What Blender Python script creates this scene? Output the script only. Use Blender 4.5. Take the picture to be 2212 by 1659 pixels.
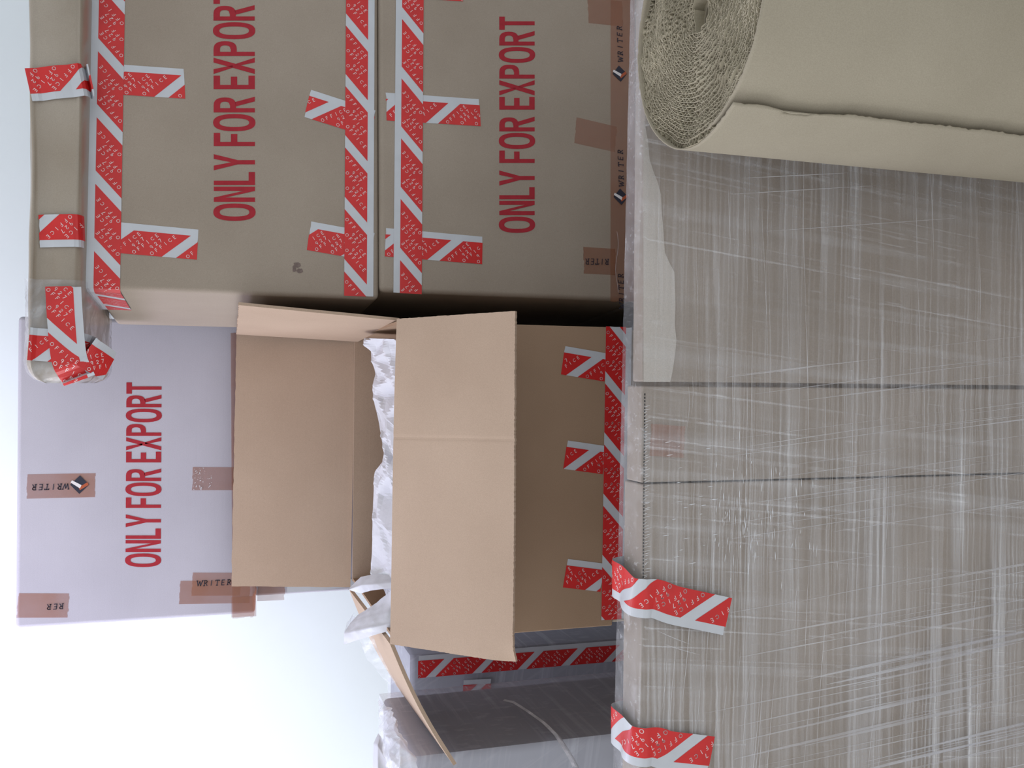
import bpy, bmesh, math, random
from mathutils import Vector, Matrix, noise

# ------------------------------------------------------------------ clear
for o in list(bpy.data.objects):
    bpy.data.objects.remove(o, do_unlink=True)
scene = bpy.context.scene
C = scene.collection
R = math.radians
random.seed(7)

# ------------------------------------------------------------------ camera (held sideways: image left is up)
FPX, W0, H0 = 2000.0, 2212.0, 1659.0
PITCH, ROLL = R(17.7), R(0.5)
EYE = Vector((0, 0, 1.60))
Fw = Vector((0, math.cos(PITCH), -math.sin(PITCH)))
Uv = Vector((0, math.sin(PITCH), math.cos(PITCH)))
Rv = Vector((1, 0, 0))
ax = math.cos(ROLL) * (-Uv) - math.sin(ROLL) * (-Rv)
bx_ = math.sin(ROLL) * (-Uv) + math.cos(ROLL) * (-Rv)
cam_d = bpy.data.cameras.new('camera')
cam = bpy.data.objects.new('camera', cam_d)
C.objects.link(cam)
cam_d.sensor_fit = 'HORIZONTAL'
cam_d.sensor_width = 36.0
cam_d.lens = 36.0 * FPX / W0
cam_d.clip_start = 0.02
m = Matrix((ax, -bx_, -Fw)).transposed().to_4x4()
m.translation = EYE
cam.matrix_world = m
scene.camera = cam

# ------------------------------------------------------------------ world, lights, exposure
w = bpy.data.worlds.new('world')
scene.world = w
w.use_nodes = True
bg = w.node_tree.nodes['Background']
bg.inputs[0].default_value = (0.93, 0.97, 1.0, 1)
bg.inputs[1].default_value = 0.82


def area(name, loc, target, size, size_y, power, col):
    l = bpy.data.lights.new(name, 'AREA')
    l.shape = 'RECTANGLE'
    l.size, l.size_y, l.energy, l.color = size, size_y, power, col
    o = bpy.data.objects.new(name, l)
    C.objects.link(o)
    o.location = loc
    o.rotation_euler = (Vector(target) - Vector(loc)).to_track_quat('-Z', 'Y').to_euler()
    return o


area('window_light', (-2.55, 1.75, 1.75), (0.2, 1.75, 1.3), 1.5, 1.3, 26, (0.90, 0.95, 1.0))
area('ceiling_lamp', (-0.35, 1.55, 2.70), (-0.35, 1.55, 0.0), 0.7, 0.35, 4.0, (1.0, 0.98, 0.97))
area('lavender_fill_light', (-1.0, 1.76, 2.45), (-0.3, 2.02, 1.9), 0.4, 0.3, 6, (0.70, 0.66, 1.0))  # added fill, not a window: lends the back carton a lavender flare tint

scene.view_settings.view_transform = 'Standard'
scene.view_settings.look = 'None'
scene.view_settings.gamma = 1
scene.view_settings.use_curve_mapping = False
scene.view_settings.exposure = 0.35


# ------------------------------------------------------------------ pixel rays -> points on real planes
def ray(x, y):
    return Fw + ((x - W0 / 2) / FPX) * ax + ((y - H0 / 2) / FPX) * bx_


class Plane:
    """plane through p with unit outward normal n"""
    def __init__(s, p, n):
        s.p, s.n = Vector(p), Vector(n).normalized()

    def cast(s, x, y, off=0.0):
        d = ray(x, y)
        k = (s.p + s.n * off - EYE).dot(s.n) / d.dot(s.n)
        return EYE + d * k


def wall_plane(Y, yaw=0.0, X=0.0):
    """vertical plane facing the viewer at distance Y (at X), its left end nearer for yaw > 0"""
    return Plane((X, Y, 0), (math.sin(R(yaw)), -math.cos(R(yaw)), 0))


def at(x, y, Y):
    return wall_plane(Y).cast(x, y)


# ------------------------------------------------------------------ materials
def lin(c):
    return tuple((v / 255 / 12.92) if v / 255 <= 0.04045 else ((v / 255 + 0.055) / 1.055) ** 2.4 for v in c) + (1,)


def new_mat(name, rough=0.7, spec=0.3):
    mt = bpy.data.materials.new(name)
    mt.use_nodes = True
    nt = mt.node_tree
    b = nt.nodes['Principled BSDF']
    b.inputs['Roughness'].default_value = rough
    b.inputs['Specular IOR Level'].default_value = spec
    return mt, nt, b


def tex(nt, kind, scale, detail=3, vec=(1, 1, 1), rot=(0, 0, 0), coord='Object'):
    tc = nt.nodes.new('ShaderNodeTexCoord')
    mp = nt.nodes.new('ShaderNodeMapping')
    mp.inputs['Scale'].default_value = vec
    mp.inputs['Rotation'].default_value = rot
    nt.links.new(tc.outputs[coord], mp.inputs[0])
    n = nt.nodes.new(kind)
    n.inputs['Scale'].default_value = scale
    if 'Detail' in n.inputs:
        n.inputs['Detail'].default_value = detail
    nt.links.new(mp.outputs[0], n.inputs['Vector'])
    return n


def ramp(nt, src, p0, c0, p1, c1):
    r = nt.nodes.new('ShaderNodeValToRGB')
    r.color_ramp.elements[0].position, r.color_ramp.elements[0].color = p0, c0
    r.color_ramp.elements[1].position, r.color_ramp.elements[1].color = p1, c1
    nt.links.new(src, r.inputs[0])
    return r


def bump(nt, src, b, strength, dist):
    bp = nt.nodes.new('ShaderNodeBump')
    bp.inputs['Strength'].default_value = strength
    bp.inputs['Distance'].default_value = dist
    nt.links.new(src, bp.inputs['Height'])
    nt.links.new(bp.outputs[0], b.inputs['Normal'])
    return bp


def board(name, c0, c1, flute=(1, 1, 260), rough=0.75, spec=0.25):
    mt, nt, b = new_mat(name, rough, spec)
    n1 = tex(nt, 'ShaderNodeTexNoise', 5, 4)
    r1 = ramp(nt, n1.outputs[0], 0.32, lin(c0), 0.68, lin(c1))
    n2 = tex(nt, 'ShaderNodeTexNoise', 900, 2)
    r2 = ramp(nt, n2.outputs[0], 0.3, (0.86, 0.86, 0.86, 1), 0.7, (1, 1, 1, 1))
    mx = nt.nodes.new('ShaderNodeMix')
    mx.data_type = 'RGBA'
    mx.blend_type = 'MULTIPLY'
    mx.inputs[0].default_value = 1
    nt.links.new(r1.outputs[0], mx.inputs[6])
    nt.links.new(r2.outputs[0], mx.inputs[7])
    nt.links.new(mx.outputs[2], b.inputs['Base Color'])
    n3 = tex(nt, 'ShaderNodeTexNoise', 1.0, 1, flute)
    bump(nt, n3.outputs[0], b, 0.12, 0.0008)
    return mt


M = {}
M['outer'] = board('kraft_outer', (156, 142, 128), (166, 152, 138))
M['outer_flare_tint'] = board('kraft_outer_flare_tint', (180, 176, 186), (188, 184, 194))  # kraft with the pale lilac of lens flare put into its colour
M['inner'] = board('kraft_inner', (176, 152, 132), (184, 160, 140))
M['body'] = board('kraft_body', (158, 130, 106), (167, 139, 115))
M['wrapped'] = board('kraft_wrapped', (150, 138, 126), (166, 154, 143))
M['wrapdark'] = board('kraft_wrapped_left', (150, 149, 156), (160, 159, 166))
M['roll'] = board('corrugated_roll_paper', (156, 146, 128), (166, 156, 138), rough=0.8)
M['flute'] = board('corrugated_edge', (136, 126, 106), (192, 182, 160), rough=0.9)
M['wrap_paper'] = board('brown_wrap_paper', (150, 136, 120), (172, 160, 146), rough=0.32, spec=0.5)


def plain(name, c, rough=0.5, spec=0.4, vary=0.06, sc=60):
    mt, nt, b = new_mat(name, rough, spec)
    n1 = tex(nt, 'ShaderNodeTexNoise', sc, 3)
    L = lin(c)
    lo = tuple(v * (1 - vary) for v in L[:3]) + (1,)
    r1 = ramp(nt, n1.outputs[0], 0.35, lo, 0.65, L)
    nt.links.new(r1.outputs[0], b.inputs['Base Color'])
    return mt, nt, b


M['wall'], nt_, b_ = plain('wall_paint', (238, 243, 243), 0.9, 0.1, 0.02, 3)
M['floor'], nt_, b_ = plain('floor_tile', (170, 165, 158), 0.4, 0.4, 0.08, 4)
M['ceil'], nt_, b_ = plain('ceiling_paint', (240, 242, 242), 0.9, 0.1, 0.01, 3)
M['tapewhite'], nt_, b_ = plain('tape_white_film', (194, 196, 202), 0.35, 0.5, 0.05, 40)
M['tapered'], nt_, b_ = plain('tape_red_print', (204, 36, 36), 0.38, 0.45, 0.12, 30)
M['tapeletter'], nt_, b_ = plain('tape_letter_print', (226, 196, 196), 0.4, 0.4, 0.05, 40)
M['ink'], nt_, b_ = plain('red_box_ink', (164, 44, 54), 0.75, 0.2, 0.12, 90)
M['navy'], nt_, b_ = plain('navy_print', (44, 44, 58), 0.5, 0.3, 0.05, 40)
M['orange'], nt_, b_ = plain('orange_print', (170, 84, 52), 0.5, 0.3, 0.05, 40)
M['white'], nt_, b_ = plain('white_print', (222, 216, 216), 0.5, 0.3, 0.03, 40)
M['paper'], nt_, b_ = plain('white_packing_paper', (204, 204, 210), 0.7, 0.2, 0.04, 20)
n_ = tex(nt_, 'ShaderNodeTexVoronoi', 22, 2)
bump(nt_, n_.outputs[0], b_, 0.25, 0.006)
M['scuff'], nt_, b_ = plain('scuff_mark', (128, 112, 106), 0.8, 0.1, 0.2, 200)


def film(name, base_fac, streaks, col=(0.86, 0.86, 0.9, 1), rough=0.22, body=0.55):
    """clear stretch film: transparent, with whitish drawn streaks and gloss"""
    mt = bpy.data.materials.new(name)
    mt.use_nodes = True
    nt = mt.node_tree
    nt.nodes.clear()
    out = nt.nodes.new('ShaderNodeOutputMaterial')
    tr = nt.nodes.new('ShaderNodeBsdfTransparent')
    tr.inputs[0].default_value = (0.97, 0.97, 0.98, 1)
    pr = nt.nodes.new('ShaderNodeBsdfPrincipled')
    pr.inputs['Base Color'].default_value = col
    pr.inputs['Roughness'].default_value = rough
    pr.inputs['Specular IOR Level'].default_value = 0.8
    mix = nt.nodes.new('ShaderNodeMixShader')
    nt.links.new(tr.outputs[0], mix.inputs[1])
    nt.links.new(pr.outputs[0], mix.inputs[2])
    nt.links.new(mix.outputs[0], out.inputs[0])
    acc = None
    for (vec, rot, lo, hi, amt) in streaks:
        n = tex(nt, 'ShaderNodeTexNoise', 1.0, 4, tuple(1 / q for q in vec), rot)
        n.inputs['Vector'].links[0].from_node.vector_type = 'TEXTURE'
        mr = nt.nodes.new('ShaderNodeMapRange')
        mr.inputs[1].default_value, mr.inputs[2].default_value = lo, hi
        mr.inputs[3].default_value, mr.inputs[4].default_value = 0, amt
        nt.links.new(n.outputs[0], mr.inputs[0])
        mk = tex(nt, 'ShaderNodeTexNoise', 1.0, 2, tuple(2.2 + (q if q < 4 else 4) for q in vec))
        mk2 = nt.nodes.new('ShaderNodeMapRange')
        mk2.inputs[1].default_value, mk2.inputs[2].default_value = 0.36, 0.64
        mk2.inputs[3].default_value, mk2.inputs[4].default_value = 0.25, 1.25
        nt.links.new(mk.outputs[0], mk2.inputs[0])
        ml = nt.nodes.new('ShaderNodeMath')
        ml.operation = 'MULTIPLY'
        nt.links.new(mr.outputs[0], ml.inputs[0])
        nt.links.new(mk2.outputs[0], ml.inputs[1])
        mr = ml
        if acc is None:
            acc = mr.outputs[0]
        else:
            ad = nt.nodes.new('ShaderNodeMath')
            ad.operation = 'ADD'
            nt.links.new(acc, ad.inputs[0])
            nt.links.new(mr.outputs[0], ad.inputs[1])
            acc = ad.outputs[0]
    ad = nt.nodes.new('ShaderNodeMath')
    ad.operation = 'ADD'
    ad.use_clamp = True
    ad.inputs[1].default_value = base_fac
    nt.links.new(acc, ad.inputs[0])
    nt.links.new(ad.outputs[0], mix.inputs[0])
    bp = nt.nodes.new('ShaderNodeBump')
    bp.inputs['Strength'].default_value = 0.5
    bp.inputs['Distance'].default_value = 0.003
    nt.links.new(acc, bp.inputs['Height'])
    nt.links.new(bp.outputs[0], pr.inputs['Normal'])
    return mt


M['film'] = film('stretch_film', 0.04, [
    ((0.9, 0.9, 230), (0, R(0.8), 0), 0.48, 0.85, 0.42),
    ((1.6, 1.6, 120), (0, R(-2.0), 0), 0.50, 0.85, 0.35),
    ((1.2, 1.2, 30), (0, R(1.5), 0), 0.45, 0.80, 0.26),
    ((46, 46, 1.2), (0, R(6), 0), 0.52, 0.85, 0.20),
    ((190, 190, 1.4), (0, R(6.5), 0), 0.58, 0.85, 0.42)], rough=0.34)
M['film_soft'] = film('stretch_film_soft', 0.34, [
    ((3, 3, 90), (0, R(8), 0), 0.50, 0.85, 0.22),
    ((60, 60, 3), (0, R(-30), 0), 0.55, 0.85, 0.15)], col=(0.68, 0.68, 0.77, 1), rough=0.3)
M['film_crumple'] = film('crumpled_clear_film', 0.10, [
    ((14, 14, 60), (R(20), R(20), 0), 0.45, 0.75, 0.5),
    ((60, 60, 12), (0, R(-30), 0), 0.5, 0.75, 0.3)], rough=0.12)
M['film_white'] = film('bright_crumpled_film', 0.42, [
    ((14, 14, 50), (R(20), R(20), 0), 0.42, 0.70, 0.45),
    ((60, 60, 12), (0, R(-30), 0), 0.5, 0.75, 0.25)], col=(0.90, 0.90, 0.95, 1), rough=0.14)
M['film_faint'] = film('faint_clear_film', 0.05, [((10, 30, 30), (0, 0, 0), 0.5, 0.8, 0.25)], rough=0.15)
M['crease'] = film('film_crease_line', 0.24, [((4, 4, 4), (0, 0, 0), 0.42, 0.7, 0.35)], col=(0.9, 0.9, 0.94, 1), rough=0.25)
M['browntape'] = film('brown_transparent_tape', 0.42, [((12, 12, 12), (0, 0, 0), 0.4, 0.7, 0.12)],
                      col=lin((160, 100, 70)), rough=0.28)


# ------------------------------------------------------------------ mesh helpers
class MB:
    def __init__(s):
        s.v, s.f = [], []

    def add(s, vs, fs):
        k = len(s.v)
        s.v += [tuple(v) for v in vs]
        s.f += [tuple(i + k for i in f) for f in fs]

    def poly(s, vs):
        s.add(vs, [tuple(range(len(vs)))])

    def build(s, name, mat, parent=None, smooth=False, bevel=0, seg=3, kind=None, label=None):
        me = bpy.data.meshes.new(name)
        me.from_pydata(s.v, [], s.f)
        me.validate()
        me.update()
        if smooth:
            me.polygons.foreach_set('use_smooth', [True] * len(me.polygons))
        me.materials.append(mat)
        o = bpy.data.objects.new(name, me)
        C.objects.link(o)
        if parent is not None:
            o.parent = parent
            o.matrix_parent_inverse = Matrix.Identity(4)
            off, q = Vector((0, 0, 0)), parent
            while q is not None:
                off += q.location
                q = q.parent
            me.transform(Matrix.Translation(-off))
        if bevel:
            md = o.modifiers.new('bevel', 'BEVEL')
            md.width, md.segments, md.limit_method = bevel, seg, 'ANGLE'
            me.polygons.foreach_set('use_smooth', [True] * len(me.polygons))
            md.harden_normals = True
        if kind:
            o['kind'] = kind
        if label:
            o['label'] = label
        return o


def thing(name, loc, label, cat, group=None):
    o = bpy.data.objects.new(name, None)
    o.empty_display_size = 0.05
    C.objects.link(o)
    o.location = loc
    o['label'], o['category'] = label, cat
    if group:
        o['group'] = group
    return o


def tag(o, label, cat, group=None):
    o['label'], o['category'] = label, cat
    if group:
        o['group'] = group
    return o


def recenter(o):
    """put a top-level mesh's origin on its lowest centre"""
    me = o.data
    xs = [v.co for v in me.vertices]
    c = Vector((sum(v.x for v in xs) / len(xs), sum(v.y for v in xs) / len(xs), min(v.z for v in xs)))
    me.transform(Matrix.Translation(-c))
    o.location = c
    return o


CUBE = [(0, 1, 2, 3), (7, 6, 5, 4), (0, 4, 5, 1), (1, 5, 6, 2), (2, 6, 7, 3), (3, 7, 4, 0)]


def hexa(mb, p):
    """8 corners: bottom four (ccw seen from below as given) then top four"""
    mb.add(p, CUBE)


def boxmb(mb, o, ex, ey, ez):
    o, ex, ey, ez = Vector(o), Vector(ex), Vector(ey), Vector(ez)
    hexa(mb, [o, o + ey, o + ex + ey, o + ex, o + ez, o + ey + ez, o + ex + ey + ez, o + ex + ez])


def slab(mb, c, th, nu=30, nv=10, rag=0.0, fn=None, seed=0):
    """a cardboard sheet between corners c[0..3] (u along 0->1, v along 0->3), thickness th along the normal;
    rag: raggedness of the v=1 edge and the u ends, fn(u,v) extra lift along the normal"""
    c = [Vector(p) for p in c]
    n = (c[1] - c[0]).cross(c[3] - c[0]).normalized()
    rnd = random.Random(seed)
    edge = [rnd.uniform(-1, 1) * rag for _ in range(nu + 1)]
    eu = [[rnd.uniform(-1, 1) * rag * 0.5 for _ in range(nv + 1)] for _ in range(2)]
    top, bot = [], []
    for j in range(nv + 1):
        for i in range(nu + 1):
            u, v = i / nu, j / nv
            p = (c[0] * (1 - u) + c[1] * u) * (1 - v) + (c[3] * (1 - u) + c[2] * u) * v
            dv = (c[3] - c[0]).normalized()
            du = (c[1] - c[0]).normalized()
            if j == nv:
                p = p + dv * edge[i]
            if i == 0:
                p = p + du * eu[0][j]
            if i == nu:
                p = p + du * eu[1][j]
            if fn:
                p = p + n * fn(u, v)
            top.append(p + n * th / 2)
            bot.append(p - n * th / 2)
    N = len(top)
    fs = []
    wv = nu + 1
    for j in range(nv):
        for i in range(nu):
            a = j * wv + i
            fs.append((a, a + 1, a + 1 + wv, a + wv))
            fs.append((a + N, a + wv + N, a + 1 + wv + N, a + 1 + N))
    for i in range(nu):
        fs.append((i, i + N, i + 1 + N, i + 1))
        a = nv * wv + i
        fs.append((a, a + 1, a + 1 + N, a + N))
    for j in range(nv):
        a = j * wv
        fs.append((a, a + wv, a + wv + N, a + N))
        a = j * wv + nu
        fs.append((a, a + N, a + wv + N, a + wv))
    mb.add(top + bot, fs)


# ------------------------------------------------------------------ polygon clipping in tape space
def clip(poly, axis, val, keep_less):
    out = []
    for i in range(len(poly)):
        a, b = poly[i], poly[(i + 1) % len(poly)]
        ia = (a[axis] <= val) if keep_less else (a[axis] >= val)
        ib = (b[axis] <= val) if keep_less else (b[axis] >= val)
        if ia:
            out.append(a)
        if ia != ib:
            k = (val - a[axis]) / (b[axis] - a[axis])
            out.append((a[0] + (b[0] - a[0]) * k, a[1] + (b[1] - a[1]) * k))
    return out


# stroke letters, cap height 1: width, polylines
def arc(cx, cy, rx, ry, a0, a1, n=8):
    return [(cx + rx * math.cos(R(a0 + (a1 - a0) * i / n)), cy + ry * math.sin(R(a0 + (a1 - a0) * i / n))) for i in range(n + 1)]


THIN = {
    'O': (0.86, [arc(0.43, 0.5, 0.43, 0.46, 0, 360, 12)]),
    'F': (0.5, [[(0, 0), (0, 1)], [(0, 1), (0.5, 1)], [(0, 0.52), (0.42, 0.52)]]),
    'I': (0.0, [[(0, 0), (0, 1)]]),
    'C': (0.7, [arc(0.45, 0.5, 0.43, 0.46, 50, 310, 10)]),
    'E': (0.5, [[(0, 0), (0, 1)], [(0, 1), (0.5, 1)], [(0, 0.52), (0.42, 0.52)], [(0, 0), (0.5, 0)]]),
    '9': (0.55, [arc(0.28, 0.7, 0.27, 0.28, 0, 360, 8), [(0.55, 0.66), (0.42, 0.0)]]),
    '2': (0.55, [arc(0.28, 0.72, 0.27, 0.27, 170, -20, 6) + [(0.0, 0.0), (0.56, 0.0)]]),
    '7': (0.55, [[(0, 1), (0.55, 1), (0.18, 0)]]),
    'W': (1.0, [[(0, 1), (0.27, 0), (0.5, 0.85), (0.73, 0), (1, 1)], [(-0.1, 1), (0.12, 1)], [(0.88, 1), (1.1, 1)]]),
    'R': (0.6, [[(0.1, 0), (0.1, 1)], [(0.1, 1)] + arc(0.32, 0.75, 0.24, 0.25, 90, -90, 6) + [(0.1, 0.5)], [(0.3, 0.5), (0.66, 0)],
                [(-0.03, 0), (0.22, 0)], [(-0.03, 1), (0.1, 1)]]),
    'T': (0.7, [[(0.35, 0), (0.35, 1)], [(0, 1), (0.7, 1)], [(0, 1), (0, 0.84)], [(0.7, 1), (0.7, 0.84)], [(0.22, 0), (0.48, 0)]]),
}


def stroke_quads(pts, th):
    qs = []
    for a, b in zip(pts[:-1], pts[1:]):
        dx, dy = b[0] - a[0], b[1] - a[1]
        L = math.hypot(dx, dy)
        if L < 1e-9:
            continue
        ux, uy = dx / L, dy / L
        e = th * 0.35
        a2 = (a[0] - ux * e, a[1] - uy * e)
        b2 = (b[0] + ux * e, b[1] + uy * e)
        nx, ny = -uy * th / 2, ux * th / 2
        qs.append([(a2[0] - nx, a2[1] - ny), (b2[0] - nx, b2[1] - ny), (b2[0] + nx, b2[1] + ny), (a2[0] + nx, a2[1] + ny)])
    return qs


TW = 0.0480      # tape width


class Path:
    """a tape path: centre points and across vectors; maps (s along, t across 0..TW, lift)"""
    def __init__(s, pts, acr, nrm):
        s.p, s.a, s.n = pts, acr, nrm
        s.d = [0]
        for i in range(1, len(pts)):
            s.d.append(s.d[-1] + (pts[i] - pts[i - 1]).length)
        s.L = s.d[-1]

    def m(s, q, lift):
        sv, t = q
        sv = min(max(sv, 0), s.L)
        i = 0
        while i < len(s.d) - 2 and sv > s.d[i + 1]:
            i += 1
        k = (sv - s.d[i]) / max(1e-9, s.d[i + 1] - s.d[i])
        P = s.p[i].lerp(s.p[i + 1], k)
        A = s.a[i].lerp(s.a[i + 1], k).normalized()
        N = s.n[i].lerp(s.n[i + 1], k).normalized()
        return P + A * (t - TW / 2) + N * lift


def flat_path(pl, x0, y0, x1, y1, lift=0.0006):
    a, b = pl.cast(x0, y0, lift), pl.cast(x1, y1, lift)
    d = (b - a).normalized()
    t = pl.n.cross(d).normalized()
    return Path([a, b], [t, t], [pl.n, pl.n])


def add_poly(mb, path, poly, lift):
    poly = clip(poly, 0, 0.0, False)
    if len(poly) > 2:
        poly = clip(poly, 0, path.L, True)
    for i in range(len(path.d) - 1):
        q = poly
        if len(path.d) > 2:
            q = clip(q, 0, path.d[i], False) if len(q) > 2 else q
            q = clip(q, 0, path.d[i + 1], True) if len(q) > 2 else q
        if len(q) > 2:
            mb.poly([path.m(v, lift) for v in q])


SL = 1.10


def export_tape(parent, path, s_block, end_rag=0.0015, letters=True, label=None):
    """red and white printed packing tape: white film > red blocks, lettering. s_block: where a red block begins at t=0"""
    W = TW
    base, red, let = MB(), MB(), MB()
    rnd = random.Random(int(path.p[0].x * 10000) + int(path.p[0].z * 7000))
    n = 6
    # slightly torn ends
    e0 = [rnd.uniform(0, end_rag) for _ in range(n + 1)]
    e1 = [rnd.uniform(0, end_rag) for _ in range(n + 1)]
    for j in range(n):
        t0, t1 = W * j / n, W * (j + 1) / n
        add_poly(base, path, [(e0[j], t0), (path.L - e1[j], t0), (path.L - e1[j + 1], t1), (e0[j + 1], t1)], 0.0)
    P = 2.165 * W
    k0 = int(math.floor((0 - s_block) / P)) - 1
    k1 = int(math.ceil((path.L - s_block) / P)) + 1
    tb = 0.775 * W
    for k in range(k0, k1 + 1):
        s0 = s_block + k * P
        s1 = s0 + 1.73 * W
        add_poly(red, path, [(s0, 0), (s1, 0), (s1 + SL * tb, tb), (s0 + SL * tb, tb)], 0.00025)
        if not letters:
            continue
        dn = math.hypot(SL, 1)
        d = (SL / dn, 1 / dn)
        up = (-1 / dn, SL / dn)
        cap, th = 0.108 * W, 0.018 * W
        rows = []
        for r_ in range(3):
            off = (0.36 + 0.535 * r_) * W
            rows.append(('OFFICE', off, 0.085 * W, 0.118 * W))
            if r_ < 2:
                rows.append(('927', off + 0.27 * W + 0.24 * W, 0.29 * W, 0.115 * W))
        for txt, off, t0, stp in rows:
            for i, ch in enumerate(txt):
                cw, pls = THIN[ch]
                ct = t0 + stp * i
                cs = s0 + off + (stp * i) * SL
                if cs < cap * 0.4 or cs > path.L - cap * 0.4:
                    continue
                for pl in pls:
                    for q in stroke_quads([((px - cw / 2) * cap, (py - 0.5) * cap) for px, py in pl], th):
                        add_poly(let, path, [(cs + a * d[0] + b * up[0], ct + a * d[1] + b * up[1]) for a, b in q], 0.00045)
    o = base.build('tape_strip', M['tapewhite'], parent, label=label)
    o2 = red.build('red_print', M['tapered'], o) if red.v else None
    if let.v:
        let.build('lettering', M['tapeletter'], o, kind='stuff')
    return o


def ET(parent, pl, x0, y0, x1, y1, bx, by, lift=0.0006, **kw):
    """flat tape between two pixels of the plane; (bx, by): pixel where a red block begins on its open edge"""
    path = flat_path(pl, x0, y0, x1, y1, lift)
    d = (path.p[1] - path.p[0]).normalized()
    sb = (pl.cast(bx, by, lift) - path.p[0]).dot(d)
    return export_tape(parent, path, sb, **kw)


# ------------------------------------------------------------------ heavy condensed letters (convex pieces)
ST, BR = 0.118, 0.155


def G(ch):
    P = []
    def rect(x0, y0, x1, y1): P.append([(x0, y0), (x1, y0), (x1, y1), (x0, y1)])
    def ring(cx, rx, cy, ry, a0, a1, n=18, tx=ST, ty=BR):
        for i in range(n):
            q = []
            for a, kx, ky in ((i, 0, 0), (i + 1, 0, 0), (i + 1, tx, ty), (i, tx, ty)):
                an = R(a0 + (a1 - a0) * a / n)
                c_, s_ = math.cos(an), math.sin(an)
                e = 0.82
                q.append((cx + (rx - kx) * math.copysign(abs(c_) ** e, c_), cy + (ry - ky) * math.copysign(abs(s_) ** e, s_)))
            P.append(q)
    if ch == 'O':
        ring(0.24, 0.24, 0.5, 0.515, 0, 360, 28); return 0.48, P
    if ch == 'N':
        rect(0, 0, ST, 1); rect(0.42 - ST, 0, 0.42, 1)
        P.append([(ST, 0.72), (ST, 1.0), (0.42 - ST, 0.28), (0.42 - ST, 0.0)]); return 0.42, P
    if ch == 'L':
        rect(0, 0, ST, 1); rect(ST, 0, 0.36, BR); return 0.36, P
    if ch == 'Y':
        rect(0.225 - ST / 2, 0, 0.225 + ST / 2, 0.42)
        P.append([(0.225 - ST / 2, 0.42), (0.225, 0.42), (0.225, 0.58), (0.13, 1), (0, 1)])
        P.append([(0.225 + ST / 2, 0.42), (0.45, 1), (0.32, 1), (0.225, 0.58), (0.225, 0.42)]); return 0.45, P
    if ch == 'F':
        rect(0, 0, ST, 1); rect(ST, 1 - BR, 0.37, 1); rect(ST, 0.43, 0.34, 0.43 + BR); return 0.37, P
    if ch == 'E':
        rect(0, 0, ST, 1); rect(ST, 1 - BR, 0.38, 1); rect(ST, 0.43, 0.35, 0.43 + BR); rect(ST, 0, 0.38, BR); return 0.38, P
    if ch in 'PR':
        h = 0.44 if ch == 'P' else 0.46
        rect(0, 0, ST, 1); rect(ST, 1 - BR, 0.2, 1); rect(ST, h, 0.2, h + BR - 0.01)
        ring(0.2, 0.22, (1 + h) / 2, (1 - h) / 2, 90, -90, 12)
        if ch == 'R':
            P.append([(0.17, h), (0.31, 0), (0.44, 0), (0.29, h + 0.03)])
        return 0.43, P
    if ch == 'X':
        P.append([(0, 0), (0.135, 0), (0.46, 1), (0.325, 1)])
        P.append([(0.325, 0), (0.46, 0), (0.285, 0.46), (0.217, 0.46 + 0.0)])
        P.append([(0.135, 1), (0, 1), (0.175, 0.54), (0.243, 0.54)]); return 0.46, P
    if ch == 'T':
        rect(0.2 - ST / 2, 0, 0.2 + ST / 2, 1 - BR); rect(0, 1 - BR, 0.4, 1); return 0.4, P
    return 0.13, P


def export_text(parent, pl, x_top, x_bot, y0, y1, tilt=0.0, lift=0.0005):
    """ONLY FOR EXPORT between pixels y0 (start) and y1 (end); x_top/x_bot: cap line and base line"""
    mb = MB()
    txt = 'ONLY FOR EXPORT'
    adv, x = [], 0
    for ch in txt:
        adv.append(x)
        x += G(ch)[0] + 0.048
    tot = x - 0.048
    a, b = pl.cast(x_bot, y0, lift), pl.cast(x_bot + tilt, y1, lift)
    c, d = pl.cast(x_top, y0, lift), pl.cast(x_top + tilt, y1, lift)
    for ch, x0 in zip(txt, adv):
        for q in G(ch)[1]:
            vs = []
            for (u, v) in q:
                uu = (x0 + u) / tot
                lo = a.lerp(b, uu)
                hi = c.lerp(d, uu)
                vs.append(lo.lerp(hi, v))
            mb.poly(vs)
    return mb.build('box_lettering', M['ink'], parent, label='large red printed words ONLY FOR EXPORT')


def small_text(parent, pl, txt, x0, y0, x1, y1, cap, lift=0.0011, mat='navy', th=0.15):
    """thin serif words from pixel 0 to pixel 1 along the base line, cap in metres"""
    mb = MB()
    a, b = pl.cast(x0, y0, lift), pl.cast(x1, y1, lift)
    d = (b - a).normalized()
    up = pl.n.cross(d)
    tot = (b - a).length
    stp = tot / len(txt)
    for i, ch in enumerate(txt):
        cw, pls = THIN[ch]
        for p_ in pls:
            for q in stroke_quads([((px - cw / 2) * cap, py * cap) for px, py in p_], th * cap):
                mb.poly([a + d * (stp * (i + 0.5) + u + v * 0.12) + up * v for u, v in q])
    return mb.build('tape_lettering', M[mat], parent, kind='stuff')


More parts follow.
